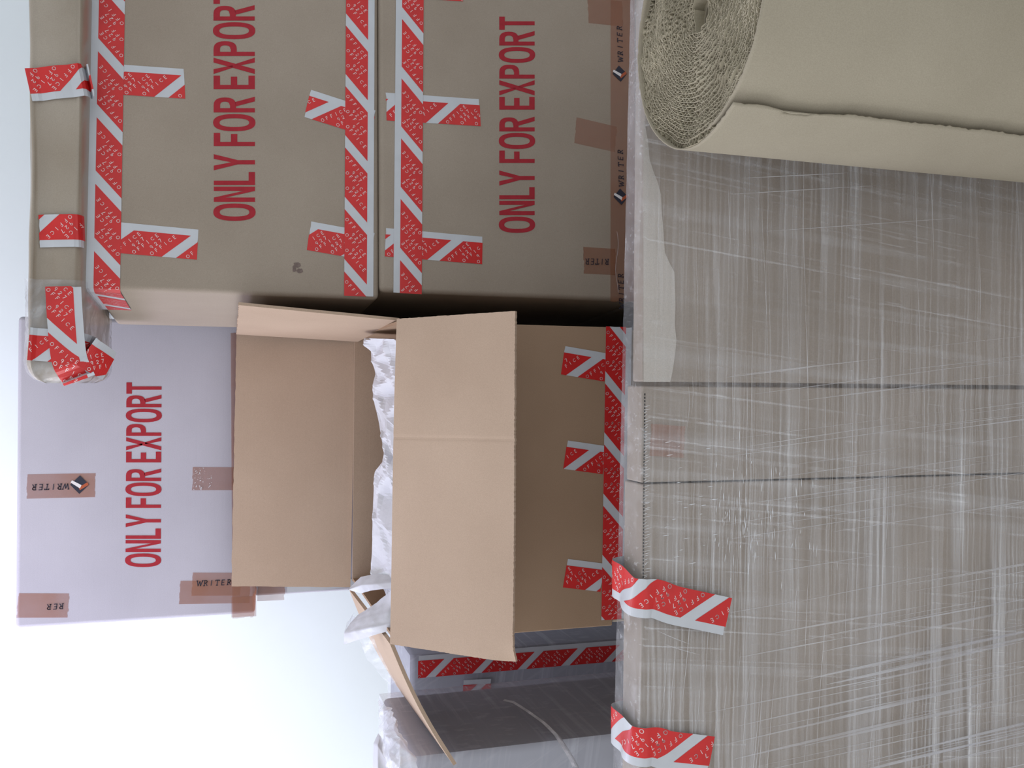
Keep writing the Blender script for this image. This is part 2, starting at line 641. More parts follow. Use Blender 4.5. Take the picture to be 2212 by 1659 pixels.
def logo(parent, pl, x, y, ang, size, lift=0.0011):
    """dark diamond crossed by a white and an orange bar"""
    c = pl.cast(x, y, lift)
    r0 = (pl.cast(x + 10, y, lift) - c).normalized()
    u0 = pl.n.cross(r0)
    ca, sa = math.cos(R(ang)), math.sin(R(ang))
    rr, uu = r0 * ca + u0 * sa, u0 * ca - r0 * sa
    n = pl.n
    def quad(ps, l, mat, nm):
        mb = MB(); mb.poly([c + rr * (a * size) + uu * (b * size) + n * l for a, b in ps])
        return mb.build(nm, M[mat], parent)
    quad([(-1, 0), (0, -1.05), (1, 0), (0, 1.05)], 0, 'navy', 'diamond_mark')
    quad([(0.05, -0.62), (0.95, -0.02), (0.8, 0.28), (-0.1, -0.3)] , 0.0002, 'orange', 'orange_bar')
    quad([(-0.95, 0.25), (-0.8, 0.5), (0.2, -0.05), (0.05, -0.42)], 0.0004, 'white', 'white_bar')


def brown_tape(parent, pl, x0, y0, x1, y1, wpx=None, lift=0.0004, width=TW):
    """strip of brown transparent tape between two pixels"""
    a, b = pl.cast(x0, y0, lift), pl.cast(x1, y1, lift)
    d = (b - a).normalized()
    t = pl.n.cross(d)
    mb = MB()
    n = 8
    rnd = random.Random(int(x0 * 3 + y0))
    for j in range(n):
        t0, t1 = -width / 2 + width * j / n, -width / 2 + width * (j + 1) / n
        e = [rnd.uniform(-.001, .001) for _ in range(2)]
        mb.poly([a + t * t0 + d * e[0], b + t * t0 + d * e[1], b + t * t1 + d * e[1], a + t * t1 + d * e[0]])
    return mb.build('brown_tape', M['browntape'], parent)


# ------------------------------------------------------------------ cartons
def carton(label, Y, yaw, xt, xb, yl, yr, depth, mat, group=None, zbot=None, ztop=None, bevel=0.007, name='carton', X=None, vis=True):
    """cuboid whose front face spans the given pixels: xt/xb upper and lower edge, yl/yr left and right edge.
    returns thing, front plane, corner, axes"""
    pl0 = wall_plane(Y, 0)
    A = pl0.cast((xt + xb) / 2, yl)
    pl = Plane((A.x, Y, 0), (math.sin(R(yaw)), -math.cos(R(yaw)), 0))
    z1 = ztop if ztop is not None else pl.cast(xt, yl).z
    z0 = zbot if zbot is not None else pl.cast(xb, yl).z
    B = pl.cast((xt + xb) / 2, yr)
    rt = Vector((math.cos(R(yaw)), math.sin(R(yaw)), 0))
    wd = (B - A).dot(rt)
    bk = -pl.n
    t = thing(name, (A + rt * wd / 2 + bk * depth / 2) * 1.0, label, 'box', group)
    t.location.z = z0
    mb = MB()
    o = Vector((A.x, Y, z0))
    boxmb(mb, o, rt * wd, bk * depth, Vector((0, 0, z1 - z0)))
    ob = mb.build('carton_body', mat, t, bevel=bevel)
    return t, pl, o, rt, bk, wd, z0, z1


# ================================================================== SETTING
def structure(name, mb, mat):
    o = mb.build(name, mat)
    o['kind'] = 'structure'
    return o


WB = 2.62
mb = MB(); boxmb(mb, (-3.2, -0.6, -0.05), (6.4, 0, 0), (0, WB + 0.75, 0), (0, 0, 0.05)); structure('floor', mb, M['floor'])
mb = MB(); boxmb(mb, (-3.2, WB, 0), (6.4, 0, 0), (0, 0.12, 0), (0, 0, 2.75)); structure('wall_back', mb, M['wall'])
mb = MB(); boxmb(mb, (1.28, -0.6, 0), (0.12, 0, 0), (0, WB + 0.6, 0), (0, 0, 2.75)); structure('wall_right', mb, M['wall'])
mb = MB(); boxmb(mb, (-3.2, -0.6, 2.75), (6.4, 0, 0), (0, WB + 0.75, 0), (0, 0, 0.05)); structure('ceiling', mb, M['ceil'])
mb = MB(); boxmb(mb, (-3.2, WB - 0.012, 0), (4.9, 0, 0), (0, 0.012, 0), (0, 0, 0.09)); structure('baseboard_back', mb, M['wall'])

# ================================================================== RIGHT STACK
YAW = 4.0
YR = 1.53
R1, P1, o1, rt, bk, w1, z10, z11 = carton('upper carton of the right stack with two striped tapes and large red words', YR, YAW, 190, 819, 636, -330, 0.42,
                                          M['outer'], 'cartons of the right stack', bevel=0.009)
R2, P2, o2, _, _, w2, z20, z21 = carton('lower carton of the right stack, brown tape along its bottom, above the wrapped bundle', YR, YAW, 819, 1385, 641, -330, 0.42,
                                        M['outer'], 'cartons of the right stack', ztop=z10, bevel=0.009)


def multi_path(pts, nrms):
    a = []
    for i in range(len(pts)):
        d = (pts[min(i + 1, len(pts) - 1)] - pts[max(i - 1, 0)]).normalized()
        a.append(nrms[i].normalized().cross(d).normalized())
    return Path(pts, a, [n.normalized() for n in nrms])


def smooth_path(pts, nrms, n=10):
    P, N = [], []
    K = len(pts)
    for i in range(K - 1):
        p0, p1, p2, p3 = pts[max(i - 1, 0)], pts[i], pts[i + 1], pts[min(i + 2, K - 1)]
        for k in range(n if i < K - 2 else n + 1):
            t = k / n
            P.append(0.5 * ((2 * p1) + (p2 - p0) * t + (2 * p0 - 5 * p1 + 4 * p2 - p3) * t * t + (3 * p1 - p0 - 3 * p2 + p3) * t * t * t))
            N.append(nrms[i].normalized().lerp(nrms[i + 1].normalized(), t))
    return multi_path(P, N)


LF = 0.0012
# upper carton: tape along the top edge, round the left corner
a_ = P1.cast(235.5, -90, LF); b_ = P1.cast(222.5, 606, LF)
d_ = (b_ - a_).normalized()
corner = b_ + d_ * 0.012
corner.z = b_.z
side_n = -rt
pts = [corner + bk * 0.20 - rt * 0.004, corner + bk * 0.012 - rt * 0.004, corner - rt * 0.000 + bk * 0.002, b_, a_]
nr = [side_n, side_n, (side_n + P1.n), P1.n, P1.n]
path = multi_path(pts, nr)
ref = P1.cast(268, 286, LF)
sb = path.d[3] + (ref - b_).dot((a_ - b_).normalized())
export_tape(R1, path, sb)
# cross pieces reaching over the top edge
ET(R1, P1, 198, 168, 399, 181, 364, 210, 0.0004)
ET(R1, P1, 198, 508, 427, 528.5, 380, 560, 0.0004)
# lower edge tape and its cross pieces
ET(R1, P1, 664, 223, 806, 268, 672, 262, 0.0004)
ET(R1, P1, 667, 509, 806, 534, 764, 556, 0.0004)
ET(R1, P1, 779, -90, 775, 640, 745, 186, LF)
export_text(R1, P1, 462, 551, 477, -22, tilt=-1)
# faint scuff low on the face
mb = MB()
for (x, y, a, b) in ((642, 572, 9, 7), (648, 585, 8, 6), (636, 580, 5, 8)):
    mb.poly([P1.cast(x + a * math.cos(k * math.tau / 14) * random.uniform(.7, 1.1), y + b * math.sin(k * math.tau / 14) * random.uniform(.7, 1.1), 0.0003 + 0.00003 * a) for k in range(14)])
mb.build('scuff_mark', M['scuff'], R1)

# lower carton
ET(R2, P2, 834, 230, 1037, 243.5, 946, 270, 0.0004)
ET(R2, P2, 832, 523, 1042, 541, 949, 567, 0.0004)
ET(R2, P2, 850, -36, 998, -26, 946, 2, 0.0004)
ET(R2, P2, 880.5, 634, 886, -90, 916, 329, LF)
export_text(R2, P2, 1078.5, 1155, 503, 36, tilt=0)
brown_tape(R2, P2, 1345, -90, 1345, 652, lift=0.0008)
brown_tape(R2, P2, 1243, 281, 1330, 301, lift=0.0004)
brown_tape(R2, P2, 1261, 562, 1330, 566, lift=0.0004)
brown_tape(R2, P2, 1270, 22, 1345, 30, lift=0.0004)
small_text(R2, P2, 'WRITER', 1348, 405, 1345, 322, 0.0095, lift=0.0016)
small_text(R2, P2, 'WRITER', 1346, 136, 1343, 55, 0.0095, lift=0.0016)
small_text(R2, P2, 'WRITER', 1349, 668, 1346, 590, 0.0095, lift=0.0016)
small_text(R2, P2, 'RITER', 1317, 560, 1264, 559, 0.0095, lift=0.0016)
logo(R2, P2, 1341, 425, 0, 0.0145, lift=0.0016)
logo(R2, P2, 1339, 159, 0, 0.0145, lift=0.0016)
mb = MB()
pp = [P2.cast(1333 + 3 * math.sin(k * 0.7), 500 + k * 12, 0.0016) for k in range(12)]
for a, b in zip(pp[:-1], pp[1:]):
    q = Vector((0, 0, 0.0006)); mb.poly([a, b, b + q, a + q])
mb.build('tape_white_mark', M['tapewhite'], R2)  # thin wavy white line along the brown tape

# plain cartons below, mostly hidden behind the wrapped bundle
t = thing('carton', Vector((o2.x + 0.32, 1.76, 0)), 'tall plain carton under the right stack, hidden behind the wrapped bundle', 'box')
mb = MB(); boxmb(mb, Vector((o2.x, YR + 0.004, 0)), rt * w2, bk * 0.42, Vector((0, 0, z20)))
mb.build('carton_body', M['outer'], t, bevel=0.009)

# ================================================================== FLAT PARCEL ON TOP
PY, PD = 1.505, 0.37
pz = z11 + 0.0015
ptop = at(56, 300, PY).z
pxl = at(120, 828, PY).x
px_r = at(120, -330, PY).x
par = thing('flat_parcel', Vector(((pxl + px_r) / 2, PY + PD / 2, pz)), 'long flat paper-wrapped parcel lying on top of the right stack, its taped end overhanging', 'parcel')
ph = ptop - pz
NX, NC = 150, 56


def parcel_pt(i, j, grow=0.0, holes=False):
    u = i / NX
    x = pxl + (px_r - pxl) * u
    a = math.tau * j / NC
    ca, sa = math.cos(a), math.sin(a)
    e = 0.22
    yy = math.copysign(abs(ca) ** e, ca)
    zz = math.copysign(abs(sa) ** e, sa)
    dend = x - pxl
    k = min(1, dend / 0.030)
    sh = (1 - (1 - k) ** 2) ** 0.5 if k < 1 else 1
    sh = 0.45 + 0.55 * sh
    hy, hz = PD / 2 * (0.75 + 0.25 * sh), ph / 2 * sh
    droop = 0.0
    nz = noise.noise(Vector((x * 3.2, yy * 1.3 + 3, zz * 2.2 + j * 0.02)))
    n2 = noise.noise(Vector((x * 14, yy * 3 + 7, zz * 4)))
    lf = (nz * 0.006 + n2 * 0.0018 * (1 + 3 * max(0, 1 - dend / 0.12)))
    # bottom stays flat where it rests on the carton
    if sa < -0.3 and dend > 0.12:
        lf = 0
    # lengthwise folds on the front
    fold = (0.0045 * math.sin(zz * 8 + x * 3) + 0.0022 * math.sin(zz * 19 - x * 5)) if ca < 0 else 0
    return Vector((x, PY + PD / 2 + yy * (hy + lf * 0.6 + fold + grow), pz + ph / 2 + zz * (hz + min(lf, 0.004) + grow) + droop * (1 if dend < .22 else 0)))


vs = [parcel_pt(i, j) for i in range(NX + 1) for j in range(NC)]
fs = []
for i in range(NX):
    for j in range(NC):
        a, b = i * NC + j, i * NC + (j + 1) % NC
        fs.append((a, b, b + NC, a + NC))
fs.append(tuple(range(NC)))
fs.append(tuple(reversed(range(NX * NC, (NX + 1) * NC))))
mb = MB(); mb.add(vs, fs)
from mathutils.bvhtree import BVHTree
par_tree = BVHTree.FromPolygons([tuple(v) for v in vs], [f for f in fs if len(f) == 4])
mb.build('paper_wrap', M['wrap_paper'], par, smooth=True)
# clear film sleeve over the overhanging end
vs = [parcel_pt(i, j, 0.003 + 0.003 * noise.noise(Vector((i * .9, j * .8, 2)))) for i in range(0, 30) for j in range(NC)]
fs = []
for i in range(29):
    for j in range(NC):
        a, b = i * NC + j, i * NC + (j + 1) % NC
        fs.append((a, b, b + NC, a + NC))
mb = MB(); mb.add(vs, fs)
mb.build('clear_film', M['film_crumple'], par, smooth=True)
PP = wall_plane(PY)


def hug(path, gap=0.0035):
    """lay a tape path down onto the parcel's front"""
    for i, p in enumerate(path.p):
        best = None
        for dz in (-0.018, 0, 0.018):
            q = p + path.a[i] * dz
            h = par_tree.ray_cast(Vector((q.x, PY - 0.2, q.z)), Vector((0, 1, 0)))
            if h[0] is not None and h[0].y < PY + 0.05:
                best = h[0].y if best is None else min(best, h[0].y)
        if best is not None:
            path.p[i] = Vector((p.x, best - gap, p.z))
    return path


for (x0, y0, x1, y1, bx, by) in ((198, 173, 63, 186, 185, 142), (181, 500, 84, 499, 96, 467)):
    a_, b_ = PP.cast(x0, y0), PP.cast(x1, y1)
    ph_ = hug(smooth_path([a_, a_.lerp(b_, 0.5), b_], [PP.n] * 3))
    export_tape(par, ph_, (PP.cast(bx, by) - a_).dot((b_ - a_).normalized()))
pe = smooth_path([PP.cast(60, 742, 0.012), PP.cast(165, 752, 0.012), PP.cast(200, 768, 0.010), PP.cast(238, 792, -0.004)],
                [PP.n, PP.n, (PP.n + Vector((0, 0, -.4))), (PP.n + Vector((0, 0, -1)))])
export_tape(par, hug(pe, 0.005), 0.0265)
pe = smooth_path([PP.cast(136, 618, 0.014), PP.cast(141, 700, 0.014), PP.cast(150, 775, 0.013), PP.cast(172, 822, 0.006)],
                [PP.n, PP.n, PP.n, (PP.n + Vector((-0.8, 0, 0)))])
export_tape(par, hug(pe, 0.008), 0.066)

# ================================================================== OPEN CARTON
YF, YB = 1.45, 1.93
BP = wall_plane(YF)
bxl, bxr = BP.cast(1190, 1362).x, BP.cast(1190, 703).x
brim = at(852, 1040, 1.447).z
bbot = BP.cast(1326, 1000).z
oc = thing('open_carton', Vector(((bxl + bxr) / 2, (YF + YB) / 2, bbot)), 'open carton with four spread tan flaps, white paper bulging inside, striped tape along its base', 'box')
TH = 0.005
mb = MB()
ex, ey, ez = Vector((bxr - bxl, 0, 0)), Vector((0, YB - YF, 0)), Vector((0, 0, brim - bbot - 0.004))
boxmb(mb, (bxl, YF, bbot), ex, Vector((0, TH, 0)), ez)
mb.build('front_panel', M['body'], oc, bevel=0.0022)
mb = MB(); boxmb(mb, (bxl, YB - TH, bbot), ex, Vector((0, TH, 0)), Vector((0, 0, at(763, 1000, YB).z - bbot))); mb.build('back_panel', M['inner'], oc)
mb = MB(); boxmb(mb, (bxl, YF + TH, bbot), Vector((TH, 0, 0)), ey - Vector((0, 2 * TH, 0)), ez); mb.build('side_panel', M['body'], oc)
mb = MB(); boxmb(mb, (bxr - TH, YF + TH, bbot), Vector((TH, 0, 0)), ey - Vector((0, 2 * TH, 0)), ez); mb.build('side_panel', M['body'], oc)
mb = MB(); boxmb(mb, (bxl + TH, YF + TH, bbot), ex - Vector((2 * TH, 0, 0)), ey - Vector((0, 2 * TH, 0)), Vector((0, 0, TH))); mb.build('base_panel', M['body'], oc)
# flaps
def crease(c, w_, dp):
    return lambda u, v: -dp * math.exp(-((u - c) / w_) ** 2)
F0 = [at(859, 689, 1.4475), at(843, 1391, 1.4475), at(1108, 1432, 1.270), at(1116, 672, 1.270)]
mb = MB(); slab(mb, F0, 0.0045, 220, 60, 0.0006, fn=lambda u, v: -0.0006 * math.exp(-((u - 0.365) / 0.006) ** 2) - 0.010 * max(0, (u - .93) / .07) ** 2 * max(0, (v - .8) / .2) ** 2 + 0.0015 * math.sin(u * 5 + v), seed=3)
ff = mb.build('front_flap', M['inner'], oc, label='pale tan front flap hanging down')
F1 = [at(757, 1268, 1.935), at(768, 736, 1.935), at(511, 721, 1.965), at(500, 1266, 1.965)]
mb = MB(); slab(mb, F1, 0.0045, 60, 20, 0.0008, seed=4)
mb.build('back_flap', M['inner'], oc, label='tan back flap standing upright')
F2 = [at(773, 736, 1.925), at(863, 690, 1.475), at(516, 655, 1.455), at(511, 720, 1.925)]
mb = MB(); slab(mb, F2, 0.0045, 60, 20, 0.0010, fn=lambda u, v: 0.004 * math.sin(u * 3) * v, seed=5)
mb.build('side_flap', M['inner'], oc)
F3 = [at(846, 1389, 1.475), at(757, 1272, 1.925), at(861, 1480, 1.905), at(984, 1650, 1.44)]
mb = MB(); slab(mb, F3, 0.0060, 60, 20, 0.0012, fn=lambda u, v: 0.007 * math.sin(v * 3.0), seed=6)
mb.build('side_flap', M['inner'], oc)
# tapes
ET(oc, BP, 1216, 778, 1310, 794, 1248, 811, 0.0004)
ET(oc, BP, 1221, 982, 1306, 994, 1242, 1015, 0.0004)
ET(oc, BP, 1221, 1238, 1302, 1248, 1289, 1272, 0.0004)
# base tape bends over the bottom seam
BP2 = BP
a_ = BP.cast(1337, 706, 0.001); b_ = BP.cast(1327, 1338, 0.001)
ref = BP.cast(1305, 828, 0.001)
export_tape(oc, Path([a_, b_], [BP.n.cross((b_ - a_).normalized())] * 2, [BP.n] * 2), (ref - a_).dot((b_ - a_).normalized()))

# cartons carrying the open carton
t = thing('carton', Vector(((bxl + bxr) / 2, 1.69, 0)), 'tall plain carton under the open carton, hidden behind the wrapped bundle', 'box')
mb = MB(); boxmb(mb, Vector((bxl + 0.004, YF + 0.003, 0)), Vector((bxr - bxl - 0.008, 0, 0)), Vector((0, YB - YF - 0.008, 0)), Vector((0, 0, bbot)))
mb.build('carton_body', M['outer'], t, bevel=0.006)

# ================================================================== BACK COLUMN (box A and its carriers)
YA = 2.02
A1, PA, oa, rta, bka, wa, za0, za1 = carton('pale carton behind the open carton, with large red words and torn brown tapes', YA, 0, 33, 551, 1342, 690, 0.44,
                                            M['outer_flare_tint'], bevel=0.008)
export_text(A1, PA, 271, 347, 1225, 826, tilt=2)
brown_tape(A1, PA, 58, 1051, 206, 1048)
small_text(A1, PA, 'WRITER', 150, 1045, 68, 1047, 0.0105, lift=0.0012)
logo(A1, PA, 172, 1047, 0, 0.0175, lift=0.0012)
brown_tape(A1, PA, 416, 1034, 551, 1034)
brown_tape(A1, PA, 388, 1280, 540, 1278)
brown_tape(A1, PA, 415, 1262, 520, 1262, lift=0.0006)
small_text(A1, PA, 'WRITER', 424, 1266, 500, 1263, 0.0105, lift=0.0014)
brown_tape(A1, PA, 528, 1334, 524, 720, lift=0.0008)
brown_tape(A1, PA, 38, 1308, 148, 1308)
small_text(A1, PA, 'RER', 140, 1304, 100, 1306, 0.010, lift=0.0012)
mb = MB()
for k in range(44):
    x, y = random.uniform(418, 458), random.uniform(1010, 1060)
    c = PA.cast(x, y, 0.0014)
    r_ = random.uniform(0.0006, 0.002)
    an = random.uniform(0, 3)
    mb.poly([c + Vector((math.cos(an + q) * r_ * s_, -0.0004 * (q > 2), math.sin(an + q) * r_ * s_)) for q, s_ in ((0, 1), (1.6, .5), (3.1, 1), (4.7, .5))])
mb.build('tape_white_mark', M['tapewhite'], A1)  # small white flecks scattered over the brown tape
# torn tape tail hanging from the lower corner
mb = MB()
tp = [PA.cast(545, 1288, 0.001), PA.cast(555, 1268, 0.012), PA.cast(553, 1300, 0.016), PA.cast(549, 1330, 0.012), PA.cast(500, 1334, 0.002), PA.cast(500, 1290, 0.001)]
mb.add(tp, [(0, 1, 2), (0, 2, 3, 4), (0, 4, 5)])
mb.build('tape_tail', M['browntape'], A1)

PB_ = wall_plane(YA + 0.02)
xb0, xb1 = PB_.cast(620, 1284).x, PB_.cast(620, 715).x
Bc = thing('carton', Vector(((xb0 + xb1) / 2, YA + 0.23, za0 - 0.42)), 'carton hidden behind the raised back flap, only its taped left edge showing', 'box')
mb = MB(); boxmb(mb, Vector((xb0, YA + 0.02, za0 - 0.42)), Vector((xb1 - xb0, 0, 0)), Vector((0, 0.42, 0)), Vector((0, 0, 0.42)))
mb.build('carton_body', M['outer_flare_tint'], Bc, bevel=0.006)
brown_tape(Bc, PB_, 556, 1274, 615, 1272, lift=0.001)
mb = MB()
e = [PB_.cast(620, 1258, .001), PB_.cast(700, 1252, .001), PB_.cast(770, 1250, .001), PB_.cast(770, 1266, .001), PB_.cast(700, 1274, .001), PB_.cast(620, 1280, .001)]
mb.add(e, [(0, 1, 4, 5), (1, 2, 3, 4)])
mb.build('white_tape_edge', M['tapewhite'], Bc)
zc_ = za0 - 0.42
t = thing('carton', Vector(((xb0 + xb1) / 2, YA + 0.23, 0)), 'plain carton at the foot of the back column, behind the open carton', 'box')
mb = MB(); boxmb(mb, Vector((xb0 + .01, YA + 0.02, 0)), Vector((xb1 - xb0 - .02, 0, 0)), Vector((0, 0.42, 0)), Vector((0, 0, zc_)))
mb.build('carton_body', M['outer_flare_tint'], t, bevel=0.006)

# ================================================================== PAPER INSIDE THE OPEN CARTON
out = [(785, 731), (783, 745), (799, 758), (802, 780), (809, 807), (806, 825), (804, 843), (808, 870), (812, 891), (820, 925), (828, 952), (829, 975),
       (826, 995), (809, 1014), (806, 1040), (803, 1089), (804, 1115), (805, 1142), (803, 1190), (800, 1225), (798, 1243)]
outd = [1.70, 1.71, 1.73, 1.74, 1.74, 1.75, 1.76, 1.75, 1.72, 1.70, 1.68, 1.67, 1.68, 1.72, 1.74, 1.73, 1.72, 1.72, 1.72, 1.71, 1.70]


def lerp_out(u):
    s = u * (len(out) - 1)
    i = min(int(s), len(out) - 2)
    k = s - i
    return (out[i][0] * (1 - k) + out[i + 1][0] * k, out[i][1] * (1 - k) + out[i + 1][1] * k, outd[i] * (1 - k) + outd[i + 1] * k)


pk = thing('packing_paper', Vector((-0.12, 1.6, brim - 0.06)), 'crumpled white packing paper filling the open carton', 'paper')
mb = MB()
NU, NV = 90, 16
vs = []
for j in range(NV + 1):
    for i in range(NU + 1):
        u, v = i / NU, j / NV
        x, y, Yd = lerp_out(u)
        top = at(x, y, Yd)
        base = at(890, 734 + (1330 - 734) * u, 1.53)
        if v < 0.9:
            p = base.lerp(top, v / 0.9)
        else:
            p = top + Vector((0, 0.03, -0.02)) * ((v - 0.9) / 0.1)
        vo = noise.voronoi(Vector((u * 9, v * 3.0, 1.3)))[0]
        ds = (vo[1] - vo[0])
        p = p + Vector((0, -0.6, 0.5)) * (0.046 * (0.4 - ds)) * (1 if 0.02 < v < 0.86 else 0.25)
        vs.append(p)
fs = [(j * (NU + 1) + i, j * (NU + 1) + i + 1, (j + 1) * (NU + 1) + i + 1, (j + 1) * (NU + 1) + i) for j in range(NV) for i in range(NU)]
mb.add(vs, fs)
mb.build('paper_sheet', M['paper'], pk, smooth=False)
# bubble of grey paper curling over the left side wall
def ribbon(name, parent, rows, mat, n=10, amp=0.004, seed=1.0, smooth=True):
    """sheet through rows of (x, y, Y) pixel/depth points"""
    P = [[at(*q) for q in r] for r in rows]
    nr, nc = len(P), len(P[0])
    def bil(a, b):
        i, j = min(int(a), nr - 2), min(int(b), nc - 2)
        ka, kb = a - i, b - j
        return (P[i][j] * (1 - kb) + P[i][j + 1] * kb) * (1 - ka) + (P[i + 1][j] * (1 - kb) + P[i + 1][j + 1] * kb) * ka
    vs, fs = [], []
    A_, B_ = (nr - 1) * n, (nc - 1) * n
    for i in range(A_ + 1):
        for j in range(B_ + 1):
            p = bil(i / n, j / n)
            q = noise.noise(p * 28 + Vector((seed, 0, 0))) * amp
            q2 = abs(noise.noise(p * 60 + Vector((seed, 3, 0)))) * amp * 0.6
            vs.append(p + Vector((0.2, -0.7, 0.6)) * (q + q2))
    for i in range(A_):
        for j in range(B_):
            a = i * (B_ + 1) + j
            fs.append((a, a + 1, a + B_ + 2, a + B_ + 1))
    mb = MB(); mb.add(vs, fs)
    return mb.build(name, mat, parent, smooth=smooth)


ribbon('torn_curl', pk, [[(757, 1268, 1.70), (780, 1246, 1.68), (812, 1240, 1.64), (850, 1243, 1.60)],
                         [(752, 1274, 1.68), (782, 1264, 1.64), (815, 1262, 1.60), (860, 1256, 1.56)],
                         [(781, 1282, 1.66), (800, 1276, 1.62), (830, 1272, 1.58), (870, 1270, 1.54)]], M['paper'], amp=0.003)
lp = thing('packing_paper', at(800, 1360, 1.60), 'loose white paper spilling over the left edge of the open carton', 'paper')
ribbon('paper_sheet', lp, [[(772, 1328, 1.66), (800, 1312, 1.62), (840, 1280, 1.58), (862, 1262, 1.55)],
                           [(760, 1345, 1.64), (795, 1334, 1.58), (840, 1322, 1.54), (868, 1318, 1.52)],
                           [(744, 1368, 1.62), (785, 1360, 1.56), (838, 1348, 1.52), (870, 1345, 1.51)],
                           [(742, 1392, 1.62), (790, 1378, 1.56), (842, 1362, 1.52), (870, 1368, 1.52)]], M['paper'], n=9, amp=0.007, seed=5)
ribbon('thin_tissue', lp, [[(768, 1322, 1.70), (760, 1330, 1.70), (790, 1345, 1.66)], [(748, 1345, 1.70), (742, 1370, 1.70), (790, 1360, 1.62)]], M['film_soft'], amp=0.004, seed=8)
cf = thing('clear_plastic_sheet', at(830, 1430, 1.75), 'loose clear plastic sheet hanging under the left flap of the open carton', 'plastic')
ribbon('plastic_sheet', cf, [[(772, 1375, 1.80), (800, 1370, 1.78), (835, 1385, 1.76)],
                             [(795, 1425, 1.82), (820, 1420, 1.80), (850, 1430, 1.78)],
                             [(840, 1480, 1.84), (855, 1478, 1.82), (880, 1480, 1.80)]], M['film_crumple'], amp=0.008, seed=11)

# ================================================================== LEFT: two film-wrapped cartons
L1, PL, ol, rl, bl, wl, zl0, zl1 = carton('grey film-wrapped carton behind the left side of the open carton, striped tape down its corner', 1.97, 0, 886, 1300, 1930, 1403, 0.26,
                                          M['wrapdark'], zbot=0.0, bevel=0.008)
ET(L1, PL, 903, 1441, 1430, 1398, 940, 1461, 0.0095)
ET(L1, PL, 1000, 1493, 1060, 1490, 1010, 1510, 0.0095)


def film_shell(parent, o, ex, ey, ez, g, mat, nx=60, nz=60, amp=0.002, freq=14, name='stretch_film'):
    """loose film over the front, right side and top of a box, one displaced sheet each"""
    mb = MB()
    fr = Vector((0, -g, 0))
    exn, ezn, eyn = ex.normalized(), ez.normalized(), ey.normalized()
    for (c, a, b, n, na, nb) in ((o - eyn * g - exn * g, ex + exn * 2 * g, ez + ezn * g, -eyn, nx, nz),
                                 (o + ex + exn * g - eyn * g, ey + eyn * g, ez + ezn * g, exn, nz // 2, nz),
                                 (o + ez + ezn * g - eyn * g - exn * g, ex + exn * 2 * g, ey + eyn * g, ezn, nx, nz // 2)):
        vs = []
        for j in range(nb + 1):
            for i in range(na + 1):
                p = c + a * (i / na) + b * (j / nb)
                edge = min(i, na - i, j, nb - j) > 0
                d = abs(noise.noise(Vector((p.x * freq * .5 + p.y * freq, p.z * freq * 1.6, 4)))) * amp if edge else 0
                vs.append(p + n * d)
        fs = [(j * (na + 1) + i, j * (na + 1) + i + 1, (j + 1) * (na + 1) + i + 1, (j + 1) * (na + 1) + i) for j in range(nb) for i in range(na)]
        mb.add(vs, fs)
    return mb.build(name, mat, parent, smooth=True)


film_shell(L1, ol, rl * wl, bl * 0.26, Vector((0, 0, zl1)), 0.006, M['film_soft'])
# slipped end of red tape and white strip on the dark face
W2Y = 1.53
W2, PW, ow, rw, bw, ww, zw0, zw1 = carton('grey film-wrapped carton at the lower left in front of the white wall', W2Y, 0, 893, 1300, 2120, 1617, 0.32,
                                          M['wrapdark'], zbot=0.0, bevel=0.010)
film_shell(W2, ow, rw * ww, bw * 0.32, Vector((0, 0, zw1)), 0.008, M['film_soft'], amp=0.004)
ribbon('crumpled_film', W2, [[(822, 1508, 1.86), (828, 1518, 1.80), (850, 1535, 1.70), (862, 1570, 1.60)],
                             [(819, 1530, 1.80), (832, 1545, 1.70), (856, 1560, 1.62), (876, 1600, 1.55)],
                             [(822, 1580, 1.66), (838, 1590, 1.58), (862, 1610, 1.52), (900, 1640, 1.50)],
                             [(828, 1625, 1.58), (846, 1640, 1.52), (870, 1660, 1.50), (905, 1690, 1.49)],
                             [(838, 1665, 1.54), (850, 1680, 1.51), (872, 1700, 1.49), (905, 1720, 1.48)]], M['film_white'], n=14, amp=0.016, seed=3)
# a bright loose film edge curling across the dark side
cr = MB()
edge = [(1099, 1516), (1106, 1518), (1120, 1521), (1150, 1540), (1185, 1565), (1210, 1590), (1230, 1620), (1245, 1645), (1252, 1660)]
sideP = Plane(ow + rw * (ww + 0.020), rw)
q = [sideP.cast(*e_) for e_ in edge]
for a, b in zip(q[:-1], q[1:]):
    for k in range(3):
        n0 = rw * (0.003 * k) + Vector((0, 0, 0.004 * k)); n1 = rw * (0.003 * (k + 1) * (1 if k < 1 else .4)) + Vector((0, 0, 0.004 * (k + 1)))
        cr.poly([a + n0, b + n0, b + n1, a + n1])
cr.build('film_edge', M['film_white'], W2, smooth=True)
wc = thing('white_sheet', at(815, 1655, 1.62), 'white curved sheet edge standing left of the film-wrapped carton', 'sheet')
ribbon('sheet', wc, [[(817, 1584, 1.72), (822, 1590, 1.70), (828, 1600, 1.66)], [(807, 1605, 1.70), (816, 1610, 1.66), (834, 1640, 1.62)],
                     [(805, 1660, 1.68), (817, 1662, 1.62), (838, 1690, 1.60)], [(805, 1760, 1.68), (817, 1762, 1.62), (838, 1790, 1.60)]], M['paper'], amp=0.001)

